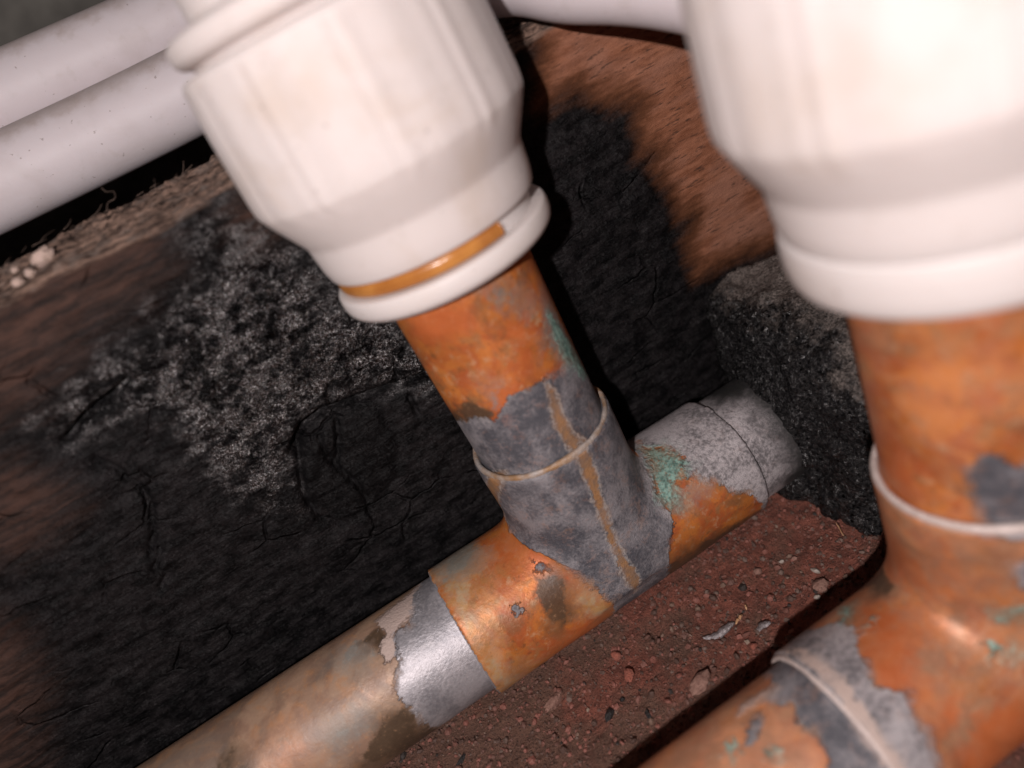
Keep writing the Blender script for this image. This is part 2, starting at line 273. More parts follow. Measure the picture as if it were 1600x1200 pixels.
# ------------------------------------------------------------------ node helper
class NT:
    def __init__(s, name):
        s.m = bpy.data.materials.new(name); s.m.use_nodes = True; s.t = s.m.node_tree; s.t.nodes.clear()
        s.out = s.t.nodes.new('ShaderNodeOutputMaterial'); s.b = s.t.nodes.new('ShaderNodeBsdfPrincipled')
        s.t.links.new(s.b.outputs[0], s.out.inputs[0])
        tc = s.t.nodes.new('ShaderNodeTexCoord')
        mp = s.t.nodes.new('ShaderNodeVectorMath'); mp.operation = 'SCALE'; mp.inputs['Scale'].default_value = 1000
        s.t.links.new(tc.outputs['Object'], mp.inputs[0]); s.P = mp.outputs[0]
    def put(s, sock, v):
        if hasattr(v, 'is_output') or isinstance(v, bpy.types.NodeSocket): s.t.links.new(v, sock)
        else:
            if sock.type == 'RGBA' and not isinstance(v, (int, float)) and len(v) == 3: v = (*v, 1)
            sock.default_value = v
    def math(s, op, a, b=0.0, c=None, clamp=False):
        n = s.t.nodes.new('ShaderNodeMath'); n.operation = op; n.use_clamp = clamp
        s.put(n.inputs[0], a); s.put(n.inputs[1], b)
        if c is not None: s.put(n.inputs[2], c)
        return n.outputs[0]
    def noise(s, scale, detail=3, rough=.55, vec=None, dist=0.0, color=False):
        n = s.t.nodes.new('ShaderNodeTexNoise'); s.put(n.inputs['Vector'], vec or s.P)
        n.inputs['Scale'].default_value = scale; n.inputs['Detail'].default_value = detail
        n.inputs['Roughness'].default_value = rough; n.inputs['Distortion'].default_value = dist
        return n.outputs['Color' if color else 'Fac']
    def voro(s, scale, feature='F1', vec=None, out='Distance', rnd=1.0):
        n = s.t.nodes.new('ShaderNodeTexVoronoi'); n.feature = feature; s.put(n.inputs['Vector'], vec or s.P)
        n.inputs['Scale'].default_value = scale; n.inputs['Randomness'].default_value = rnd
        return n.outputs[out]
    def mapv(s, scale, vec=None, off=(0, 0, 0)):
        n = s.t.nodes.new('ShaderNodeMapping'); n.inputs['Scale'].default_value = scale; n.inputs['Location'].default_value = off
        s.put(n.inputs['Vector'], vec or s.P); return n.outputs[0]
    def vadd(s, a, b, k=1.0):
        n = s.t.nodes.new('ShaderNodeVectorMath'); n.operation = 'MULTIPLY_ADD'; s.put(n.inputs[0], b)
        n.inputs[1].default_value = (k, k, k); s.put(n.inputs[2], a); return n.outputs[0]
    def ss(s, v, a, b, lo=0.0, hi=1.0):
        n = s.t.nodes.new('ShaderNodeMapRange'); n.interpolation_type = 'SMOOTHSTEP'
        s.put(n.inputs[0], v)
        for i, q in zip((1, 2, 3, 4), (a, b, lo, hi)): n.inputs[i].default_value = q
        return n.outputs[0]
    def mix(s, f, a, b, mode='MIX'):
        n = s.t.nodes.new('ShaderNodeMix'); n.data_type = 'RGBA'; n.blend_type = mode
        s.put(n.inputs[0], f); s.put(n.inputs[6], a); s.put(n.inputs[7], b); return n.outputs[2]
    def mf(s, f, a, b):
        n = s.t.nodes.new('ShaderNodeMix'); n.data_type = 'FLOAT'
        s.put(n.inputs[0], f); s.put(n.inputs[2], a); s.put(n.inputs[3], b); return n.outputs[0]
    def attr(s, name):
        n = s.t.nodes.new('ShaderNodeAttribute'); n.attribute_name = name; return n.outputs['Fac']
    def bump(s, h, strength=1.0, dist=0.001, normal=None):
        n = s.t.nodes.new('ShaderNodeBump'); n.inputs['Strength'].default_value = strength
        n.inputs['Distance'].default_value = dist; s.put(n.inputs['Height'], h)
        if normal is not None: s.put(n.inputs['Normal'], normal)
        return n.outputs[0]
    def flakes(s, scale, k, normal, vec=None):
        n = s.t.nodes.new('ShaderNodeVectorMath'); n.operation = 'SUBTRACT'
        s.put(n.inputs[0], s.voro(scale, vec=vec, out='Color')); n.inputs[1].default_value = (.5, .5, .5)
        q = s.t.nodes.new('ShaderNodeVectorMath'); q.operation = 'SCALE'; s.put(q.inputs[0], n.outputs[0]); s.put(q.inputs['Scale'], k)
        a = s.t.nodes.new('ShaderNodeVectorMath'); a.operation = 'ADD'; s.put(a.inputs[0], normal); s.put(a.inputs[1], q.outputs[0])
        z = s.t.nodes.new('ShaderNodeVectorMath'); z.operation = 'NORMALIZE'; s.put(z.inputs[0], a.outputs[0]); return z.outputs[0]
    def set(s, **k):
        for a, v in k.items(): s.put(s.b.inputs[a.replace('_', ' ')], v)

# ------------------------------------------------------------------ materials
def mat_copper():
    s = NT('weathered_copper'); A = s.math
    nb = s.noise(.10, 3, .6, dist=.8); nm = s.noise(.33, 5, .6, s.mapv((1, 1, 1), off=(31, 7, 3)), dist=.6)
    n2 = s.noise(.55, 5, .62, s.mapv((1, 1, 1), off=(3, 71, 13)), dist=.4)
    nf = s.noise(2.2, 5, .65); nx = s.noise(7.0, 3, .6); ne = s.noise(1.1, 6, .68, s.mapv((1, 1, 1), off=(9, 2, 44)))
    edge = A('ADD', A('MULTIPLY', A('SUBTRACT', ne, .5), 1.9), A('MULTIPLY', A('SUBTRACT', nf, .5), 1.3))
    wv = s.ss(s.noise(.3, 3, .6, s.mapv((1, 1, 1), off=(77, 1, 9))), .42, .62, 1.0, 7.0)
    def mask(name, w=.18, amp=1.0, off=0.0):
        v = A('ADD', A('MULTIPLY', edge, amp), A('ADD', s.attr(name), off))
        return s.ss(A('DIVIDE', v, A('MULTIPLY', wv, w)), -1.0, 1.0)
    def soft(name, w=1.2, amp=1.6): return mask(name, w, amp)
    # oxide base
    c = s.mix(s.ss(nm, .36, .62), (.56, .182, .040), (.42, .105, .032))
    c = s.mix(s.ss(n2, .50, .68), c, (.36, .15, .055))
    c = s.mix(A('MULTIPLY', s.ss(nb, .5, .66), .6), c, (.64, .225, .048))
    nq = s.noise(.2, 5, .65, s.mapv((1, 1, 1), off=(14, 60, 2)), dist=.5); nr = s.noise(.85, 5, .66, s.mapv((1, 1, 1), off=(4, 16, 32)), dist=.3)
    calm = A('SUBTRACT', 1, s.ss(s.attr('salmon'), -.5, 1.0, 0, .5))
    c = s.mix(A('MULTIPLY', A('MULTIPLY', s.ss(nq, .50, .64), .7), calm), c, (.24, .105, .045))
    c = s.mix(A('MULTIPLY', s.ss(nr, .54, .68), .55), c, (.56, .33, .19))
    c = s.mix(A('MULTIPLY', A('MULTIPLY', s.ss(nr, .44, .32), .6), calm), c, (.20, .075, .03))
    tan = s.mix(s.ss(nm, .35, .65), (.36, .235, .16), (.27, .165, .115))
    tan = s.mix(A('MULTIPLY', s.ss(n2, .5, .66), .7), tan, (.40, .21, .11))
    tan = s.mix(A('MULTIPLY', s.ss(nb, .52, .62), .45), tan, (.22, .19, .17))
    c = s.mix(s.ss(A('ADD', s.attr('tone'), A('MULTIPLY', A('SUBTRACT', n2, .5), 1.2)), .2, .8), c, tan)
    c = s.mix(s.math('MULTIPLY', soft('salmon', 1.0), .72), c, s.mix(s.ss(nm, .38, .62), (.60, .27, .145), (.46, .225, .135)))
    c = s.mix(A('MULTIPLY', A('MULTIPLY', s.ss(nq, .48, .64), .45), soft('salmon', 1.0)), c, (.26, .13, .07))
    pale = s.mix(s.ss(n2, .4, .6), (.46, .35, .22), (.50, .29, .12))
    c = s.mix(A('MULTIPLY', soft('pale'), .85), c, pale)
    c = s.mix(A('MULTIPLY', soft('red', .7), .85), c, s.mix(n2, (.48, .11, .03), (.56, .15, .045)))
    c = s.mix(A('MULTIPLY', soft('grey', .6), .75), c, s.mix(nf, (.16, .165, .16), (.27, .29, .275)))
    dk = mask('dark', .4, 1.0, .15)
    c = s.mix(A('MULTIPLY', dk, .93), c, s.mix(nf, (.05, .032, .02), (.12, .075, .045)))
    # dark specks and fine mottling
    c = s.mix(A('MULTIPLY', s.ss(nx, .60, .72), .35), c, (.14, .07, .035))
    c = s.mix(A('MULTIPLY', s.ss(nf, .58, .74), .35), c, (.62, .34, .18))
    # solder and flux residue
    so = mask('solder', .12); cr = mask('crust', .14); si = mask('silver', .14)
    g1 = s.noise(.22, 5, .6, s.mapv((1, 1, 1), off=(2, 9, 77)), dist=.4); g2 = s.noise(2.6, 5, .7, s.mapv((1, 1, 1), off=(5, 1, 7)))
    gs = A('ADD', A('MULTIPLY', g1, .66), A('MULTIPLY', g2, .34))
    sc = s.mix(s.ss(gs, .39, .62), (.085, .085, .10), (.30, .28, .295))
    sc = s.mix(s.ss(s.attr('chalk'), -.8, .8), sc, s.mix(s.ss(A('ADD', A('MULTIPLY', gs, .6), A('MULTIPLY', nf, .4)), .40, .56), (.17, .155, .16), (.53, .48, .49)))
    sc = s.mix(A('MULTIPLY', s.ss(nx, .58, .70), .5), sc, (.07, .065, .065))
    rim = s.ss(A('ABSOLUTE', A('ADD', A('MULTIPLY', edge, 1.0), s.attr('solder'))), 0.0, .55, 1, 0)
    sc = s.mix(A('MULTIPLY', A('MULTIPLY', rim, s.ss(n2, .42, .58)), .5), sc, (.46, .42, .40))
    thin = s.ss(A('ADD', A('MULTIPLY', n2, .6), A('MULTIPLY', g2, .4)), .52, .64)
    c = s.mix(A('MULTIPLY', so, A('SUBTRACT', 1, A('MULTIPLY', thin, s.mf(s.ss(s.attr('chalk'), -.8, .8), .24, .08)))), c, sc)
    c = s.mix(cr, c, s.mix(g2, (.52, .40, .35), (.60, .47, .42)))
    sv = s.mix(s.ss(gs, .36, .62), (.27, .26, .28), (.52, .49, .51))
    c = s.mix(si, c, sv)
    st = A('MULTIPLY', mask('streak', .12, .6, -.16), s.ss(A('ADD', A('MULTIPLY', n2, .6), A('MULTIPLY', g2, .4)), .32, .48, .6, 1.0))
    c = s.mix(st, c, s.mix(s.ss(n2, .4, .6), (.30, .175, .10), (.40, .205, .09)))
    strim = A('MULTIPLY', s.ss(A('ABSOLUTE', A('ADD', A('MULTIPLY', edge, .55), s.attr('streak'))), 0.0, .32, 1, 0), so)
    c = s.mix(A('MULTIPLY', A('MULTIPLY', strim, s.ss(g2, .4, .58)), .6), c, (.52, .46, .42))
    ve = mask('verd', .3, 1.5)
    c = s.mix(A('MULTIPLY', ve, s.ss(g2, .34, .50, .55, 1)), c, s.mix(s.ss(nf, .35, .65), (.09, .17, .145), (.31, .49, .42)))
    sootm = s.ss(A('ADD', s.attr('soot'), A('MULTIPLY', edge, 1.8)), -2.2, 2.0)
    c = s.mix(A('MULTIPLY', sootm, .97), c, s.mix(g2, (.012, .012, .012), (.035, .034, .033)))
    crusty = A('MAXIMUM', so, cr)
    s.set(Base_Color=c,
          Metallic=s.mf(si, s.mf(crusty, A('MULTIPLY', s.ss(nb, .4, .6), .30), .12), .55),
          Roughness=s.mf(si, s.mf(crusty, A('ADD', .34, A('MULTIPLY', nf, .22)), A('ADD', .42, A('MULTIPLY', g2, .3))), A('ADD', .36, A('MULTIPLY', g2, .3))))
    h = A('ADD', A('MULTIPLY', A('MAXIMUM', A('MAXIMUM', so, cr), si), .10), A('MULTIPLY', ve, .10))
    h = A('ADD', h, A('MULTIPLY', A('MULTIPLY', crusty, A('ADD', g2, A('MULTIPLY', nx, .5))), .16))
    h = A('ADD', h, A('ADD', A('MULTIPLY', nf, .05), A('MULTIPLY', nx, .018)))
    h = A('ADD', h, A('MULTIPLY', st, -.06))
    h = A('ADD', h, A('MULTIPLY', s.math('MULTIPLY', si, s.noise(3.2, 4, .6)), .06))
    s.set(Normal=s.bump(h, .9))
    return s.m
COPPER_ATTR = ('solder', 'crust', 'silver', 'streak', 'verd', 'red', 'dark', 'pale', 'salmon', 'grey', 'soot', 'tone', 'chalk')

def mat_plastic(name, col, stain_col, amt, rough=.34, grime=None):
    s = NT(name); A = s.math
    n = s.noise(.09, 4, .55, dist=.5); n2 = s.noise(.5, 4, .6); sp = s.noise(1.6, 2, .5)
    c = s.mix(A('MULTIPLY', s.ss(n, .48, .68), amt), col, stain_col)
    c = s.mix(A('MULTIPLY', s.ss(n2, .56, .72), amt * .35), c, (.5, .44, .40))
    c = s.mix(A('MULTIPLY', s.ss(sp, .715, .755), .6), c, (.28, .22, .20))
    if grime is not None:
        g = A('ADD', s.attr('grime'), A('MULTIPLY', A('SUBTRACT', n2, .5), .9))
        c = s.mix(A('MULTIPLY', s.ss(g, .35, 1.0), grime), c, (.40, .31, .27))
    s.set(Base_Color=c, Roughness=A('ADD', rough, A('MULTIPLY', n2, .12)), Specular_IOR_Level=.25,
          Subsurface_Weight=.35, Subsurface_Radius=(1, .85, .78), Subsurface_Scale=.0025,
          Normal=s.bump(A('ADD', A('MULTIPLY', n2, .06), A('MULTIPLY', sp, .012)), .5))
    return s.m
def mat_simple(name, c1, c2, scale=1.0, rough=.6, metal=0.0, bump=.1, bscale=3.0):
    s = NT(name); n = s.noise(scale, 4, .6); b = s.noise(bscale, 5, .65)
    s.set(Base_Color=s.mix(s.ss(n, .35, .65), c1, c2), Roughness=rough, Metallic=metal, Normal=s.bump(s.math('MULTIPLY', b, bump), 1))
    return s.m
def mat_board():
    s = NT('charred_timber'); A = s.math
    gv = s.mapv((.10, 1, 1)); gv2 = s.mapv((.2, 1, 1))
    w = s.noise(.35, 3, .5, color=True)
    gw = s.vadd(gv, w, .9)
    grain = s.noise(1.3, 6, .65, gw); gfine = s.noise(4.5, 4, .7, gv2)
    edge = A('ADD', A('MULTIPLY', A('SUBTRACT', s.noise(.9, 6, .65, s.mapv((.35, 1, 1))), .5), 5.0), A('MULTIPLY', A('SUBTRACT', s.noise(2.0, 4, .6, gv2), .5), 1.6))
    wood = s.ss(A('ADD', s.attr('wood'), A('MULTIPLY', edge, .7)), -1.6, 2.2)
    inner = s.ss(A('ADD', s.attr('wood'), edge), .8, 4.0)
    deep = s.ss(s.attr('wood'), 2, 9)
    n1 = s.noise(.22, 4, .55, s.mapv((.5, 1, 1), off=(4, 4, 4)))
    wc = s.mix(s.ss(grain, .36, .64), (.21, .078, .04), (.37, .155, .088))
    wc = s.mix(A('MULTIPLY', s.ss(n1, .42, .62), .6), wc, (.36, .175, .12))
    wc = s.mix(A('MULTIPLY', s.ss(s.noise(3.0, 5, .7, s.mapv((.16, 1, 1))), .56, .66), .8), wc, (.055, .03, .022))
    wc = s.mix(inner, s.mix(grain, (.07, .026, .013), (.19, .07, .03)), wc)
    # char
    tex = s.noise(5.5, 4, .7, s.mapv((.7, 1, 1))); mid = s.noise(.7, 5, .62, s.mapv((.6, 1, 1)))
    kt = s.ss(s.attr('knot'), -1.2, .6)
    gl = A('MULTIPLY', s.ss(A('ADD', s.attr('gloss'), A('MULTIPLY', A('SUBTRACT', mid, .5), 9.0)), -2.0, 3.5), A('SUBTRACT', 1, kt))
    cc = s.mix(A('MULTIPLY', s.ss(mid, .35, .65), A('SUBTRACT', 1, A('MULTIPLY', kt, .8))), (.0035, .0032, .0036), (.0125, .0108, .0116))
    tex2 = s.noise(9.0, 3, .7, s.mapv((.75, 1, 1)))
    glints = A('MULTIPLY', s.mf(gl, .05, 1.0), A('MULTIPLY', s.ss(tex2, .57, .64), s.ss(mid, .36, .66)))  # pale flecks painted into the char colour as glints of the flash
    cc = s.mix(A('MULTIPLY', glints, .95), cc, (.52, .47, .465))
    br = s.ss(A('ADD', s.attr('brown'), A('MULTIPLY', edge, .8)), -4.5, 3.0)
    cc = s.mix(A('MULTIPLY', br, .85), cc, s.mix(s.ss(grain, .35, .65), (.026, .018, .016), (.085, .045, .034)))
    c = s.mix(wood, cc, wc)
    # weathered fibrous top edge
    tp = s.ss(s.attr('top'), -.7, .5)
    tg = s.noise(1.6, 6, .72, s.mapv((.16, 1, 1))); tf = s.noise(3.6, 4, .7, s.mapv((.4, 1, 1)))
    tcx = s.mix(s.ss(tg, .38, .60), (.05, .032, .026), (.36, .235, .18))
    tcx = s.mix(A('MULTIPLY', s.ss(tf, .55, .68), .8), tcx, (.03, .02, .018))
    tcx = s.mix(A('MULTIPLY', s.ss(s.noise(.5, 3, .5), .52, .62), .5), tcx, (.24, .19, .165))
    c = s.mix(tp, c, tcx)
    rg = s.mf(gl, .5, .2); rg = s.mf(A('MAXIMUM', wood, A('MAXIMUM', tp, br)), rg, .72)
    # alligator cracks
    vd = s.voro(.22, 'DISTANCE_TO_EDGE', s.vadd(s.mapv((.55, .2, 1.0)), s.noise(.5, 3, .5, color=True), .9))
    crk = A('MULTIPLY', s.ss(vd, .0, .045, 1, 0), A('SUBTRACT', 1, wood))
    crk = A('MULTIPLY', crk, s.ss(s.noise(.12, 2, .5, s.mapv((1, 1, 1), off=(50, 3, 9))), .52, .64))
    h = A('ADD', A('MULTIPLY', tex, s.mf(gl, .075, .22)), A('MULTIPLY', grain, s.mf(wood, .28, .16)))
    h = A('ADD', h, A('MULTIPLY', gfine, s.mf(A('MAXIMUM', wood, tp), .05, .12)))
    h = A('SUBTRACT', h, A('MULTIPLY', crk, .35))
    h = A('ADD', h, A('MULTIPLY', A('MULTIPLY', tp, tg), .8))
    clu = s.ss(A('ADD', A('MULTIPLY', mid, .6), A('MULTIPLY', s.noise(2.0, 4, .6), .4)), .44, .58)
    nrm = s.flakes(4.2, A('MULTIPLY', A('SUBTRACT', 1, A('MAXIMUM', wood, A('MAXIMUM', tp, A('MULTIPLY', br, .8)))), s.mf(gl, .5, 1.3)), s.bump(h, 1.0), s.vadd(s.P, s.noise(2.0, 2, .5, color=True), .5))
    s.set(Base_Color=c, Roughness=rg, Specular_IOR_Level=s.mf(gl, s.mf(A('MAXIMUM', wood, tp), .13, .2), A('ADD', .1, A('MULTIPLY', clu, 1.6))), Normal=nrm)
    return s.m
def mat_ground():
    s = NT('rusty_dirt'); A = s.math
    n1 = s.noise(.13, 4, .6); n2 = s.noise(.6, 6, .68, s.mapv((1, 1, 1), off=(7, 7, 7))); n3 = s.noise(3.2, 5, .72); n4 = s.noise(8, 3, .7)
    c = s.mix(s.ss(n2, .36, .62), (.22, .078, .055), (.42, .145, .10))
    sx = s.t.nodes.new('ShaderNodeSeparateXYZ'); s.put(sx.inputs[0], s.P)
    c = s.mix(s.ss(A('SUBTRACT', n1, A('MULTIPLY', sx.outputs[0], .006)), .40, .62), c, s.mix(n2, (.27, .14, .10), (.19, .105, .075)))
    c = s.mix(A('MULTIPLY', s.ss(n3, .52, .66), .8), c, (.045, .025, .02))
    c = s.mix(A('MULTIPLY', s.ss(n3, .46, .34), .5), c, (.38, .19, .135))
    c = s.mix(A('MULTIPLY', s.ss(n4, .62, .70), .6), c, (.30, .19, .13))
    h = A('ADD', A('MULTIPLY', n3, .8), A('ADD', A('MULTIPLY', n4, .22), A('MULTIPLY', n2, .7)))
    s.set(Base_Color=c, Roughness=s.mf(n3, .45, .8), Specular_IOR_Level=.4, Normal=s.bump(h, 1))
    return s.m
def mat_block():
    s = NT('tarred_stone'); A = s.math
    n1 = s.noise(.3, 4, .6); n3 = s.noise(3.2, 5, .7); n4 = s.noise(7.0, 3, .65)
    d = s.ss(A('ADD', s.attr('dust'), A('MULTIPLY', A('SUBTRACT', s.noise(.5, 5, .65), .5), 7)), -1.6, 1.6)
    c = s.mix(s.ss(n3, .4, .62), (.009, .0085, .0095), (.030, .028, .028))
    c = s.mix(A('MULTIPLY', s.ss(n4, .64, .70), .5), c, (.20, .185, .17))
    dc = s.mix(s.ss(n3, .38, .6), (.07, .058, .052), (.23, .19, .17))
    dc = s.mix(A('MULTIPLY', s.ss(n4, .55, .66), .6), dc, (.04, .034, .03))
    c = s.mix(d, c, dc)
    h = A('ADD', A('MULTIPLY', n3, .24), A('MULTIPLY', n4, .16))
    clu = s.ss(s.noise(1.4, 4, .65), .47, .60)
    s.set(Base_Color=c, Roughness=s.mf(d, .22, .8), Specular_IOR_Level=s.mf(d, A('ADD', .06, A('MULTIPLY', clu, 1.0)), .25), Normal=s.flakes(3.2, s.mf(d, 1.3, .5), s.bump(h, 1), s.vadd(s.P, s.noise(2.0, 2, .5, color=True), .5)))
    return s.m
def mat_grit():
    s = NT('grit'); A = s.math
    v = s.attr('tint'); n = s.noise(4, 3, .6)
    r = s.t.nodes.new('ShaderNodeValToRGB'); s.put(r.inputs[0], v); r.color_ramp.interpolation = 'CONSTANT'
    cols = [(0, (.11, .06, .045)), (.2, (.24, .10, .075)), (.42, (.17, .08, .06)), (.6, (.32, .12, .09)), (.80, (.19, .125, .10)), (.93, (.24, .15, .11)), (.965, (.34, .25, .19)), (.975, (.03, .025, .022))]
    e = r.color_ramp.elements
    e[0].position = 0; e[0].color = (*cols[0][1], 1); e[1].position = cols[1][0]; e[1].color = (*cols[1][1], 1)
    for p, q in cols[2:]:
        x = e.new(p); x.color = (*q, 1)
    s.set(Base_Color=s.mix(A('MULTIPLY', n, .5), r.outputs[0], (.05, .03, .025)), Roughness=.6, Normal=s.bump(A('MULTIPLY', s.noise(7, 4, .7), .1), 1))
    return s.m
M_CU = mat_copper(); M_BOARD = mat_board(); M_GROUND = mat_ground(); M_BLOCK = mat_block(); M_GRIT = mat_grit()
M_BODY = mat_plastic('coupler_plastic', (.66, .595, .575), (.56, .465, .40), .6, .5)
M_RING = mat_plastic('ring_plastic', (.68, .62, .60), (.62, .53, .47), .25, .4)
M_PIPE = mat_plastic('pipe_plastic', (.68, .615, .635), (.58, .51, .51), .5, .45, grime=.6)
M_CLIP = mat_simple('amber_clip', (.55, .24, .06), (.36, .13, .03), .16, .22, 0, .06, 1.0)
M_BEAD = mat_simple('solder_bead', (.34, .19, .09), (.46, .41, .38), .34, .45, .15, .16, 2.5)
M_BEADPALE = mat_simple('pale_solder_bead', (.56, .46, .42), (.68, .57, .53), .8, .45, .1, .10, 3.0)
M_CRUMB = mat_simple('plaster', (.62, .46, .40), (.52, .38, .31), 1.2, .85, 0, .35, 3.5)
M_PEB = mat_simple('pale_pebble', (.46, .40, .35), (.30, .25, .21), 1.2, .6, 0, .2, 4)
M_BRICK = mat_simple('brick_chip', (.38, .12, .08), (.24, .085, .06), 1.0, .8, 0, .3, 3.5)
M_STONE = mat_simple('brown_stone', (.32, .18, .14), (.19, .095, .072), 1.0, .75, 0, .3, 3)
M_SPLINT = mat_simple('splinter_wood', (.52, .31, .17), (.38, .2, .1), 2, .7, 0, .1, 4)
M_FLAKE = mat_simple('metal_flake', (.42, .38, .39), (.25, .22, .22), 1.4, .34, .6, .25, 2.5)
M_COAL = mat_simple('charcoal', (.012, .011, .012), (.03, .027, .026), 1.5, .4, 0, .3, 3)
M_FIBRE = mat_simple('wood_fibre', (.20, .14, .11), (.12, .08, .065), 2, .8, 0, .05, 4)
M_WALL = mat_simple('dusty_mortar', (.16, .15, .135), (.34, .32, .285), .045, .9, 0, 2.0, .12)

# ------------------------------------------------------------------ setting
def ground_h(X, Y):
    P = np.stack([X, Y, np.zeros_like(X)], 1)
    z = -8.6 + .6 * fbm(P, .16, 3) + .8 * (.45 - np.abs(fbm(P, .42, 4, .55, 9))) + .34 * fbm(P, 1.3, 3, .6, 4) + .22 * np.abs(fbm(P, 2.4, 2, .6, 2))
    return z + 1.7 * np.clip((-Y - 11) / 10, 0, 1) * (1 - np.clip((-Y - 25.5) / 4, 0, 1)) - .6 * np.clip((-Y - 27) / 4, 0, 1)
def axis(a, b, dens, c, d, coarse):
    return np.concatenate([np.arange(c, a, coarse), np.arange(a, b, dens), np.arange(b, d + coarse, coarse)])
gx = axis(-48, 62, .32, -200, 200, 6.0); gy = axis(-62, 10, .32, -150, 230, 6.0)
X, Y = np.meshgrid(gx, gy, indexing='ij'); X = X.ravel(); Y = Y.ravel()
tag(mk('ground', np.stack([X, Y, ground_h(X, Y)], 1), grid_faces(len(gx), len(gy)), M_GROUND), kind='structure',
    label='rust brown gritty dirt under the pipes', )
bx = np.linspace(-320, 320, 90); bz = np.linspace(-30, 260, 50)
X, Z = np.meshgrid(bx, bz, indexing='ij'); P = np.stack([X.ravel(), np.full(X.size, 0.0), Z.ravel()], 1)
P[:, 1] = 150 + 9 * fbm(P, .03, 4)
tag(mk('back_wall', P, grid_faces(90, 50)[:, ::-1], M_WALL), kind='structure')

# grit: too many to count
gvs, gfs, gts = [], [], []
IV, IF = ICO[1]; n0 = 0
def grains(n, xr, yr, s0, s1):
    global n0
    for i in range(n):
        x = rng.uniform(*xr); y = rng.uniform(*yr)
        if 10.6 > y > 8 : y -= 3
        r = s0 * (s1 / s0) ** (rng.random() ** 2.2)
        q = IV * (1 + .35 * (rng.random((len(IV), 1)) - .5)) * (r * (.6 + .8 * rng.random(3)))
        q = q @ rot_axis(unit(rng.normal(size=3)), rng.uniform(0, 6)).T
        q = q + np.array([x, y, 0]); q[:, 2] += ground_h(np.array([x]), np.array([y]))[0] + r * .05
        gvs.append(q); gfs.append(IF + n0); gts.append(np.full(len(IV), rng.random())); n0 += len(IV)
grains(4200, (-42, 34), (-27, -3), .07, .30); grains(1500, (-42, 34), (-26, -3), .16, .5); grains(700, (15, 62), (-62, -38), .1, .4)
tag(mk('grit', np.concatenate(gvs), np.concatenate(gfs), M_GRIT, attrs={'tint': np.concatenate(gts)}, smooth=False), kind='stuff',
    label='fine reddish grit scattered over the dirt between the pipes')

# ------------------------------------------------------------------ charred board
BOARD_Y = 10.5; BOARD_TOP = 54.5
board = empty('charred_board', (0, 21, -8), 'charred black timber board with a brown fibrous top edge, standing behind the left copper pipe', 'timber')
xs = axis(-72, 48, .27, -130, 110, 2.5)
RISE = .17
zf = np.concatenate([np.arange(-16, -8, 2.0), np.arange(-8, 53.8, .27)])
prof = [(BOARD_Y, z, 0) for z in zf]
for a in np.linspace(0, math.pi / 2, 7)[0:]:
    prof.append((BOARD_Y + .8 * (1 - math.cos(a)), BOARD_TOP - .8 + .8 * math.sin(a), 0 if a < .8 else 1))
prof += [(y, BOARD_TOP + RISE * (y - BOARD_Y - 1), 1) for y in np.arange(BOARD_Y + 1.0, 19.6, .22)]
prof += [(20.2, BOARD_TOP + 1.0, 1), (20.5, BOARD_TOP - .5, 1)] + [(20.6, z, 2) for z in np.arange(50, -17, -6)]
prof = np.array(prof); nu, nv = len(xs), len(prof)
V = np.zeros((nu, nv, 3)); V[..., 0] = xs[:, None]; V[..., 1] = prof[None, :, 0]; V[..., 2] = prof[None, :, 1]
V = V.reshape(-1, 3); reg = np.tile(prof[:, 2], nu)
Q = V[:, [0, 2]].copy()
G = V * np.array([.22, 1, 1])
att = {k: stain(Q, 'board', k) for k in ('wood', 'brown', 'gloss', 'knot')}
front = reg == 0; top = reg == 1
att['top'] = np.where(front, (V[:, 2] - BOARD_TOP + .4) * 1.2 + 1.2 * fbm(V * np.array([.3, 1, 1]), .6, 3), np.where(top, 2.0, 1.5))
charw = np.clip(.5 - att['wood'] * .4, 0, 1)
disp = .55 * fbm(V, .11, 3) + .30 * fbm(V, .45, 4, .55, 5) + .22 * fbm(G, 1.1, 4, .6, 8)
rough_ch = np.clip(.5 + att['gloss'] * .12, 0, 1) * charw
disp += rough_ch * (.16 * fbm(V, 1.1, 4, .65, 3))
for ln in STAINS['board'].get('crack1', []):
    d = line_d(Q, ln); wob = .45 + .25 * fbm(V, .9, 3, .5, 2)
    disp += 1.7 * np.exp(-(d / wob) ** 2) + .5 * np.exp(-(d / 1.6) ** 2)
for ln in STAINS['board'].get('crack2', []):
    d = line_d(Q + .25 * np.stack([fbm(V, 1.2, 3), fbm(V, 1.2, 3, .5, 7)], 1), ln); disp += .85 * np.exp(-(d / .3) ** 2)
kn = att['knot']; disp += .25 * np.exp(-((kn + .1) / .7) ** 2) - .25 * np.clip(kn / 3, 0, 1)
V[:, 1] += np.where(front, disp * (1 - .72 * np.clip(.5 + att['wood'] * .35, 0, 1)), 0)
tg = 1.0 * fbm(V * np.array([.12, 1, 1]), .75, 5, .62, 3) + .7 * fbm(V, .35, 4, .6, 1)
V[:, 2] += np.where(top, tg * .8 + .35 * fbm(V, 2.0, 3), 0)
V[:, 1] += np.where(top, .5 * fbm(V * np.array([.5, .2, 1]), .6, 3), 0)
V[:, 1] += np.where(reg == 2, .5 * fbm(V, .1, 2), 0)
zs = fbm(np.stack([xs, np.zeros(nu), np.zeros(nu)], 1), .22, 4)
V[:, 2] += np.where((V[:, 2] > 53) & (V[:, 1] > 17), np.repeat(zs, nv) * .7, 0)
mk('board', V, grid_faces(nu, nv), M_BOARD, board, {k: att[k] for k in ('wood', 'brown', 'gloss', 'top', 'knot')})
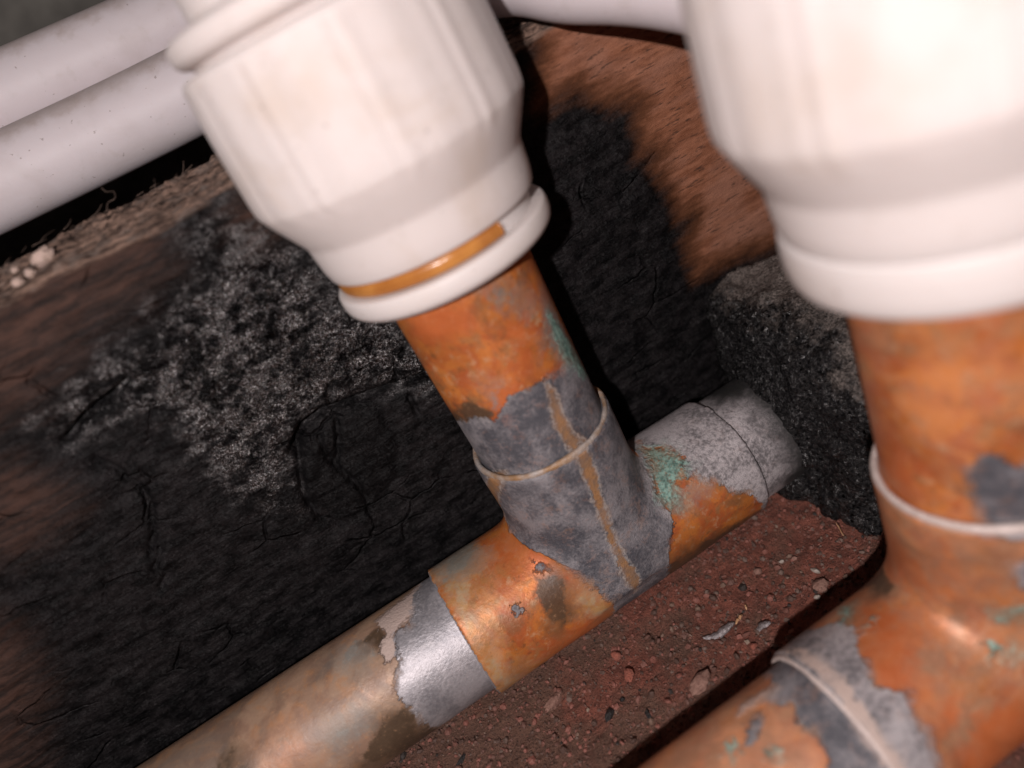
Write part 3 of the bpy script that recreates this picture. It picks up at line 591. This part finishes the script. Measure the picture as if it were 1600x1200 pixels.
# loose wood fibres along its top edge
fv, ff = [], []; n0 = 0
for i in range(260):
    x = rng.uniform(-50, 0) if i % 4 else rng.uniform(12, 40); y = BOARD_Y + 1 + 8.5 * rng.random(); L_ = rng.uniform(.5, 1.9); r = rng.uniform(.015, .05)
    d = unit([1, .25 * rng.normal(), .35 * rng.random() if rng.random() < .8 else 1.0 * rng.random()])
    e1, e2 = np.cross(d, [0, 0, 1]), np.cross(np.cross(d, [0, 0, 1]), d); P0 = np.array([x, y, BOARD_TOP + RISE * (y - BOARD_Y - 1) + rng.uniform(-.2, .4)])
    bend = rng.normal(size=3) * .18
    for k in range(4):
        t = k / 3; c = P0 + d * L_ * t + bend * t * t * L_; rr = r * (1 - .6 * t)
        for a in range(4): fv.append(c + rr * (math.cos(a * 1.571) * e1 + math.sin(a * 1.571) * e2))
    for k in range(3):
        for a in range(4): ff.append([n0 + k * 4 + a, n0 + k * 4 + (a + 1) % 4, n0 + k * 4 + 4 + (a + 1) % 4, n0 + k * 4 + 4 + a])
    n0 += 16
tag(mk('wood_fibre', np.array(fv), np.array(ff), M_FIBRE, board), kind='stuff')

# ------------------------------------------------------------------ tarred stone block
def sd_block(P):
    c = np.array([49., -3.4, 3.0]); hb = np.array([22.9, 13.9, 14.9]); rr = 4.5
    P = P.copy(); P[:, 0] -= 2.2 * np.clip((P[:, 2] + 9) / 28, 0, 1) - 0.3
    d = np.abs(P - c) - (hb - rr)
    s = np.linalg.norm(np.maximum(d, 0), axis=1) + np.minimum(d.max(1), 0) - rr
    cut = (P - np.array([30., -12, 16])) @ unit([-.35, -.75, .65]) ; s = np.maximum(s, cut - .8)
    w = np.stack([P[:, 1], P[:, 2]], 1); cone = np.linalg.norm(w, axis=1) - (7.3 + 1.6 * np.clip((P[:, 0] - 27.0) / 5, 0, 1)); cone = np.maximum(cone, 27.6 - P[:, 0])
    h = np.maximum(5 - np.abs(s - cone), 0) / 5; s = np.minimum(s, cone) - h ** 3 * 5 / 6
    return s + 1.8 * fbm(P, .14, 3) + .9 * fbm(P, .5, 3, .55, 3)
V, F = surfnet(sd_block, (22, -21, -15), (75, 13, 22), .5)
V[:, 1] = np.minimum(V[:, 1], BOARD_Y + .6)
V = V + (.12 * fbm(V, 1.6, 3))[:, None] * np.array([-1, -.4, .6])
tag(mk('stone_block', V, F, M_BLOCK, attrs={'dust': np.maximum(stain(V[:, [1, 2]], 'block', 'dust'), np.clip((V[:, 0] - 31) * .6, -8, 3) * (V[:, 2] > 14) - 8 * (V[:, 2] <= 14))}, loc=(48, -3, -9)),
    'rough tar black stone block with dusty grey top, the left pipe running into it', 'stone')

# ------------------------------------------------------------------ copper plumbing
RP = 7.5; RT = 8.3; LT = 19.9; ZC = 18.85
def copper_attrs(V, P, Dx, Dz, names, which, tone, chalk, chalk_run=False):
    """which: 'run', 'riser' or 'tee'"""
    qr = cyl_coords(V, P, Dx); qb = cyl_coords(V, P, Dz)
    a = {}
    if which == 'tee':
        w = V - P
        dr = np.linalg.norm(w - (w @ Dx)[:, None] * Dx, axis=1); db = np.linalg.norm(w - (w @ Dz)[:, None] * Dz, axis=1)
        isb = ((np.abs(db - RT) < np.abs(dr - RT)) & (w @ Dz > 2)).astype(float)
    for k in COPPER_ATTR[:11]:
        if which == 'run': v = stain(qr, names[0], k)
        elif which == 'riser': v = stain(qb, names[1], k)
        else: v = np.where(isb > .5, stain(qb, names[1], k), stain(qr, names[0], k))
        if which == 'run' and k == 'solder' and chalk_run: v = np.maximum(v, (qr[:, 0] - 20.3) * 2)
        if which == 'tee' and k in ('silver', 'crust'): v = np.where((V - P) @ Dx < -LT + .25, v, -8.0) if names[0] == 'rr' else v
        if chalk_run and k == 'soot': v = np.maximum(v, (qr[:, 0] - 24.0) * .8)
        if k == 'salmon' and names[0] == 'fr': v = np.maximum(v, .15 if which == 'tee' else -.7 if which == 'riser' else .5)
        a[k] = np.clip(v, -8, 8)
    a['tone'] = np.full(len(V), tone) if np.isscalar(tone) else tone
    a['chalk'] = np.full(len(V), chalk) if np.isscalar(chalk) else chalk
    return a
def pipe_mesh(P, D, s0, s1, r=RP, n=170, step=.35, flat0=False):
    st = np.concatenate([[s0], np.arange(s0 + .2, s1, step), [s1]])
    prof = [(s0, .05)] + [(s, r) for s in st] + [(s1, .05)]
    def wob(Z, T):
        q = np.stack([Z.ravel() * .06, np.cos(T).ravel() * 1.2, np.sin(T).ravel() * 1.2], 1)
        return .05 * fbm(q, 1.0, 2, .5, s0).reshape(Z.shape) * 1.0
    return lathe(P, D, prof, n, wob)
def bead(P, D, z, r, thick, off, mat, parent, amp=.7, sq=.75):
    n, k = 220, 12; e1, e2 = frame(D); th = np.linspace(0, 2 * math.pi, n, endpoint=False); ph = np.linspace(0, 2 * math.pi, k, endpoint=False)
    c = np.stack([np.cos(th) * 3, np.sin(th) * 3, np.full(n, off)], 1)
    tk = thick * (1 + amp * fbm(c, 1.0, 3, .5)); dz = .14 * fbm(c, .5, 2, .5, 9)
    T, PH = np.meshgrid(th, ph, indexing='ij'); TK = tk[:, None]
    Rr = r + TK * np.cos(PH) * sq; Z = z + dz[:, None] + TK * np.sin(PH)
    V = P + Z[..., None] * D + Rr[..., None] * (np.cos(T)[..., None] * e1 + np.sin(T)[..., None] * e2)
    F = grid_faces(n + 1, k, True); F = F % (n * k)
    return mk('solder_bead', V.reshape(-1, 3), F[:, ::-1], mat, parent)
def smin(a, b, k):
    h = np.maximum(k - np.abs(a - b), 0) / k; return np.minimum(a, b) - h * h * h * k / 6
def tee_sdf(P, Dx, Dz, k=4.5):
    def f(V):
        w = V - P; x = w @ Dx; z = w @ Dz
        dr = np.linalg.norm(w - x[:, None] * Dx, axis=1) - RT; db = np.linalg.norm(w - z[:, None] * Dz, axis=1) - RT
        r_ = np.maximum(dr, np.abs(x) - LT); b_ = np.maximum(db, np.maximum(z - ZC, -z))
        s = smin(smin(r_, b_, k), 99, 1)
        d = np.maximum(s, np.maximum(np.abs(x) - LT, z - ZC))
        return d + .10 * fbm(V, .22, 2)
    return f
def plumbing(name, label, P, Dx, Dz, names, x0, x1, tone_left, beads, chalk_right, tone_rest):
    root = empty(name, P + np.array([0, 0, -RT]), label, 'copper pipe', 'soldered copper pipe tees')
    lo = np.minimum.reduce([P - 10, P - Dx * LT - 10, P + Dx * LT - 10]); hi = np.maximum.reduce([P + 10, P + Dx * LT + 10, P - Dx * LT + 10])
    hi[2] = max(hi[2], (P + Dz * ZC)[2] + 1.5); hi = np.maximum(hi, P + Dz * ZC + 9.5)
    V, F = surfnet(tee_sdf(P, Dx, Dz), lo, hi, .38)
    ch = ((V - P) @ Dx - 7.0) * .5 if chalk_right else .15
    mk('tee_fitting', V, F, M_CU, root, copper_attrs(V, P, Dx, Dz, names, 'tee', tone_rest + (.22 if names[0] == 'fr' else 0), ch))
    for a, b, nm in ((x0, -LT + 1, 'run_pipe'), (LT - 1, x1, 'run_pipe')):
        V, F = pipe_mesh(P, Dx, a, b)
        if a > 0: tn, ck = (tone_rest, 2.0 if chalk_right else -2.0)
        else: tn, ck = (tone_left, -2.0)
        mk(nm, V, F, M_CU, root, copper_attrs(V, P, Dx, Dz, names, 'run', tn, ck, chalk_right and a > 0))
    V, F = pipe_mesh(P, Dz, ZC - 1, 56)
    mk('riser_pipe', V, F, M_CU, root, copper_attrs(V, P, Dx, Dz, names, 'riser', 0.0 if names[0] == 'rr' else tone_rest, -2.0))
    for (D_, z, r, th, mt) in beads: bead(P, D_, z, r, th, P[0] + z, mt, root, .25 if mt is M_BEADPALE else .6)
    return root
DXR = np.array([1., 0, 0]); DZR = unit([-.04375, .0800, 1]); PR = np.zeros(3)
PF = np.array([24.48, -33.78, -.79]); DXF = unit([1, -.0171, .0291]); DZF = unit([-.0188, .1041, 1])
plumbing('copper_pipe', 'left copper pipe with grey soldered tee and green verdigris, lying along the charred board', PR, DXR, DZR, ('rr', 'ri'), -140, 34, .95,
         [(DZR, ZC + .05, 7.9, .42, M_BEAD)], True, -.15)
plumbing('copper_pipe', 'right copper pipe in front, orange tee with a pale solder ring, nearest the camera', PF, DXF, DZF, ('fr', 'fi'), -110, 80, .45,
         [(DZF, ZC + .1, 7.95, .45, M_BEADPALE), (DXF, -LT, 7.85, .30, M_BEADPALE)], False, .22)

# ------------------------------------------------------------------ white push-fit couplers
def coupler(label, P, D, z0, k, a_off, clip):
    root = empty('pipe_coupler', P + D * (z0 + 40), label, 'pipe coupler', 'white push fit couplers')
    Z = lambda z: z0 + z
    body = [(44.75, 7.9), (44.75, 10.0), (44.95, 10.6), (46.2, 10.85), (48.6, 11.0), (49.0, 11.15), (52.2, 12.85), (52.9, 13.2), (54.0, 13.25), (60, 12.95), (63.9, 12.62), (64.35, 12.3), (64.5, 11.3), (64.5, 9.0)]
    body = [(z, r * (k if r > 11.2 else 1)) for z, r in body]
    pr = dense(fillet([(Z(z), r) for z, r in body], .45, 4), .5)
    npan = 11
    def mod(Zz, T):
        u = ((T - math.radians(a_off)) / (2 * math.pi) * npan) % 1.0; u = np.minimum(u, 1 - u) * (2 * math.pi / npan) * 13
        sg = ((T - math.radians(a_off)) / (2 * math.pi) * npan + .5) % 1.0 - .5
        w = np.clip((Zz - z0 - 51.6) / .9, 0, 1) * np.clip((64.0 - Zz + z0) / .5, 0, 1)
        groove = -.11 * np.exp(-(u / .42) ** 2) + .07 * np.exp(-((sg * 7.4 - .75) / .55) ** 2)
        return w * (groove - .55 * (np.abs(sg) * 2 - .5) ** 2 * 0 - .28 * (.25 - np.abs(np.abs(sg) - .25)) * 4 * .35)
    V, F = lathe(P, D, pr, 330, mod); mk('body', V, F, M_BODY, root)
    cap = [(64.4, 9.0), (64.4, 10.9), (64.9, 10.95), (65.1, 11.7), (65.6, 12.15), (66.6, 12.15), (67.1, 11.7), (67.3, 10.2), (67.6, 9.35), (71, 9.25), (88, 9.1), (88, .1)]
    V, F = lathe(P, D, dense(fillet([(Z(z), r) for z, r in cap], .35, 4), .6), 128); mk('screw_cap', V, F, M_BODY, root)
    if clip:
        ring = [(43.3, 7.6), (43.3, 10.6), (43.15, 10.95), (42.4, 11.08), (41.6, 10.98), (41.1, 10.6), (40.85, 9.9), (40.75, 7.62), (43.3, 7.6)]
    else:
        ring = [(44.9, 7.6), (45.0, 10.3), (44.8, 10.8), (43.6, 10.95), (42.2, 10.9), (41.2, 10.65), (40.75, 10.2), (40.6, 9.5), (40.55, 7.62), (44.9, 7.6)]
    V, F = lathe(P, D, dense(fillet([(Z(z), r) for z, r in ring], .4, 4), .4), 160); mk('collet_ring', V, F, M_RING, root)
    if clip:
        V, F = lathe(P, D, dense([(Z(43.2), 9.7), (Z(44.9), 9.7)], .3), 128); mk('collet_sleeve', V, F, M_RING, root)
        a0, a1 = math.radians(-330), math.radians(-71)
        band = [(43.42, 8.7), (43.42, 10.05), (43.6, 10.32), (44.1, 10.42), (44.6, 10.32), (44.82, 10.0), (44.82, 8.7), (43.42, 8.7)]
        V, F = lathe(P, D, dense(fillet([(Z(z), r) for z, r in band], .2, 3), .3), 150, a0=a0, a1=a1)
        nb = len(V) // 150; caps = [[i * 150 for i in range(nb)][::-1], [i * 150 + 149 for i in range(nb)]]
        mk('locking_clip', V, [list(map(int, f)) for f in F] + caps, M_CLIP, root)
    return root
coupler('white plastic coupler with an amber locking clip, on the left copper riser', PR, DZR, 0, 1.0, -99.7, True)
coupler('white plastic coupler without a clip, on the right riser nearest the camera', PF, DZF, -1.8, 1.0, -164, False)

# ------------------------------------------------------------------ white plastic pipes behind the board
def tube(name, label, pts, r, mat, seg=64, per=14):
    p = np.array(pts, float); q = []
    pp = np.vstack([2 * p[0] - p[1], p, 2 * p[-1] - p[-2]])
    for i in range(1, len(pp) - 2):
        for t in np.linspace(0, 1, per, endpoint=False):
            a, b, c, d = pp[i - 1:i + 3]
            q.append(.5 * ((2 * b) + (c - a) * t + (2 * a - 5 * b + 4 * c - d) * t * t + (3 * b - 3 * c + d - a) * t ** 3))
    q.append(p[-1]); q = np.array(q); n = len(q)
    tan = np.gradient(q, axis=0); tan /= np.linalg.norm(tan, axis=1)[:, None]
    up = np.array([0, 0, 1.]); V = []; gr = []
    for c, t in zip(q, tan):
        e1 = unit(up - (up @ t) * t); e2 = np.cross(t, e1)
        for a in np.linspace(0, 2 * math.pi, seg, endpoint=False):
            V.append(c + r * (math.cos(a) * e1 + math.sin(a) * e2)); gr.append(max(0, math.cos(a - .2)) ** 3 * .9)
    F = grid_faces(n, seg, True)
    caps = [[i for i in range(seg)], [(n - 1) * seg + i for i in range(seg)][::-1]]
    o = mk(name, np.array(V), [list(map(int, f)) for f in F] + caps, mat, attrs={'grime': np.array(gr)}, loc=p[len(p) // 2])
    return tag(o, label, 'plastic pipe', 'white plastic pipes behind the board')
tube('plastic_pipe', 'upper white plastic pipe, topmost at the left corner, behind the coupler', [(-190, 51.5, 68), (-120, 51.5, 68), (-60, 51, 68.2), (-20, 50.5, 68.2), (15, 50, 68.4), (60, 50, 69), (120, 50, 70)], 4.9, M_PIPE)
tube('plastic_pipe', 'lower white plastic pipe just above the board edge, bending down over it between the couplers', [(-190, 42, 60.6), (-120, 42, 60.6), (-60, 42, 60.6), (-40, 42, 60.6), (-20, 41.5, 60.8), (3, 37, 61.8), (13.5, 25, 61.8), (18.2, 13, 61.2), (20.5, 5.5, 59.4), (23.2, 1.5, 58.1), (26.5, -1.5, 56.2), (31.5, -6, 52.6), (37, -11, 48.6)], 5.0, M_PIPE)

# ------------------------------------------------------------------ debris, piece by piece
def piece(name, label, cat, at, size, mat, sub=3, rough=.3, off=0., R=None, facet=0., group=None, sink=.3, z=None):
    V, F = rock(sub, size, rough, 1.4, off, R, facet)
    zz = (ground_h(np.array([at[0]]), np.array([at[1]]))[0] if z is None else z)
    c = np.array([at[0], at[1], zz + size[2] * (1 - sink)])
    return tag(mk(name, V + c, F, mat, loc=(at[0], at[1], zz), smooth=sub > 2), label, cat, group)
rz = lambda a: rot_axis((0, 0, 1), math.radians(a))
g1 = 'plaster crumbs on the board edge'
def btop(x, y): return BOARD_TOP - .1
piece('plaster_crumb', 'largest pinkish white plaster crumb on the top edge of the charred board', 'crumb', (-33.4, 14.0), (1.05, .75, .8), M_CRUMB, 4, .7, 1.3, rz(10), 0, g1, .25, btop(0, 0) + .4)
piece('plaster_crumb', 'second largest plaster crumb, lowest of those on the board edge by the frame edge', 'crumb', (-35.9, 11.9), (.62, .5, .62), M_CRUMB, 4, .6, 2.3, rz(60), 0, g1, .15, btop(0, 0) + .0)
piece('plaster_crumb', 'small lumpy plaster crumb between the two larger ones on the board edge', 'crumb', (-35.0, 13.1), (.45, .4, .42), M_CRUMB, 4, .6, 3.3, rz(20), 0, g1, .2, btop(0, 0) + .3)
piece('plaster_crumb', 'smallest plaster crumb, farthest back on the board edge', 'crumb', (-36.6, 15.9), (.32, .28, .3), M_CRUMB, 3, .4, 4.3, rz(30), 0, g1, .1, btop(0, 0) + .7)
def sliver(name, label, cat, a, b, w, h, mat, curve=.0, z0=.15, lift=0.0):
    a = np.array(a, float); b = np.array(b, float); n = 18; d = unit([b[0] - a[0], b[1] - a[1], 0]); sd_ = np.array([-d[1], d[0], 0]); V = []
    for i in range(n):
        t = i / (n - 1); x, y = a[:2] + (b - a)[:2] * t; k = (math.sin(math.pi * min(1, max(0, .04 + .92 * t))) ** .6)
        c = np.array([x, y, 0]) + sd_ * curve * math.sin(math.pi * t)
        c[2] = ground_h(np.array([x]), np.array([y]))[0] + z0 + lift * t
        for j in range(10):
            q = 2 * math.pi * j / 10; V.append(c + sd_ * math.cos(q) * w * k + np.array([0, 0, 1]) * math.sin(q) * h * k)
    F = [list(map(int, f)) for f in grid_faces(n, 10, True)] + [list(range(10)), [(n - 1) * 10 + i for i in range(10)][::-1]]
    return tag(mk(name, np.array(V), F, mat, loc=(a[0], a[1], -8.5)), label, cat)
sliver('solder_flake', 'silvery sliver of solder lying on the dirt between the pipes', 'solder flake', (3.1, -14.4), (7.2, -15.0), .52, .38, M_FLAKE, -.35, .3)
sliver('solder_flake', 'dull grey flake of solder half buried beside the right pipe', 'solder flake', (8.1, -17.6), (9.9, -18.1), .45, .25, M_FLAKE, .1, .12)
sliver('wood_splinter', 'pale wood splinter touching the silvery sliver', 'splinter', (7.1, -15.3), (8.4, -15.05), .2, .14, M_SPLINT, 0, .35, .25)
sliver('wood_splinter', 'tiny pale wood splinter just beyond the silvery sliver', 'splinter', (9.3, -14.7), (9.6, -14.1), .13, .1, M_SPLINT, 0, .3, .2)
sliver('wood_splinter', 'thin brown splinter leaning on the black stone block', 'splinter', (24.6, -14.6), (24.4, -13.7), .1, .1, M_SPLINT, 0, .1, 2.2)
g2 = 'pale pebbles in the dirt'
piece('pebble', 'dull grey pebble nearest the left pipe', 'pebble', (14.0, -11.3), (.5, .42, .4), M_STONE, 3, .3, 5, None, 0, g2)
piece('pebble', 'white pebble left of its small twin in the dirt', 'pebble', (16.9, -12.3), (.42, .3, .3), M_PEB, 3, .4, 6, None, .6, g2)
piece('pebble', 'small light pebble nearest the black block', 'pebble', (18.2, -13.1), (.45, .34, .3), M_STONE, 3, .4, 7, None, .5, g2)
piece('pebble', 'long cream pebble next to the dark pit', 'pebble', (18.5, -16.1), (.36, .62, .34), M_PEB, 3, .3, 8, rz(25), .5, g2)
piece('pebble', 'cream pebble at the edge of the shadow of the right pipe', 'pebble', (16.0, -19.0), (.42, .36, .3), M_PEB, 3, .4, 9, None, .5, g2)
piece('pebble', 'tiny round grey pebble at the bottom, beside the left pipe', 'pebble', (-28.2, -9.4), (.5, .5, .42), M_STONE, 3, .15, 10, None, 0, g2)
piece('stone', 'brown pitted lump above the shadow of the right pipe', 'stone', (17.3, -18.0), (1.0, .9, .7), M_STONE, 4, .5, 11, rz(15), .4, None, .5)
piece('stone', 'largest brown stone in the dirt, half in shadow of the right pipe', 'stone', (-.6, -19.0), (1.75, .95, .6), M_STONE, 4, .4, 12, rz(20), .8, None, .45)
piece('brick_chip', 'red brick chip standing out of the dirt', 'brick chip', (-6.2, -12.6), (.6, 1.0, .5), M_BRICK, 4, .5, 13, rz(-25), .8, 'red brick chips', .35)
piece('brick_chip', 'small round red brick chip close to the right pipe', 'brick chip', (6.4, -19.2), (.5, .42, .4), M_BRICK, 3, .4, 14, None, .5, 'red brick chips', .4)
piece('brick_chip', 'small red brick chip touching the left tee', 'brick chip', (-6.0, -9.2), (.55, .75, .45), M_BRICK, 3, .4, 15, rz(30), .6, 'red brick chips', .4)
piece('dirt_clod', 'reddish dirt clod against the lower side of the left tee', 'clod', (-15.2, -9.3), (1.4, .75, .6), M_STONE, 4, .55, 16, rz(18), .3, None, .5)
g3 = 'black charcoal bits'
piece('charcoal_bit', 'largest black charcoal bit with yellow flecks beside it', 'charcoal', (-10.7, -15.2), (.95, .5, .4), M_COAL, 4, .5, 17, rz(35), .6, g3, .35)
piece('charcoal_bit', 'small round black charcoal bit', 'charcoal', (-8.5, -14.6), (.36, .32, .3), M_COAL, 3, .4, 18, None, .5, g3)
piece('charcoal_bit', 'thin upright charcoal bit near the right pipe', 'charcoal', (-7.3, -18.2), (.28, .72, .3), M_COAL, 3, .4, 19, rz(-12), .5, g3)
piece('charcoal_bit', 'long charcoal bit near the bottom edge', 'charcoal', (-27.6, -8.6), (1.0, .3, .3), M_COAL, 3, .4, 20, rz(25), .5, g3)

pts = np.array([(-27.4, 19, 56.0), (-26.9, 19.1, 56.6), (-26.1, 19, 56.7), (-25.8, 18.8, 57.3), (-26.3, 18.5, 57.6), (-26.5, 18.7, 58.1)])
tag_ = tube('lint_hair', 'single curly hair of lint standing on the fibrous back of the board edge', pts, .022, M_FIBRE, 6, 8); tag_['category'] = 'lint'; del tag_['group']
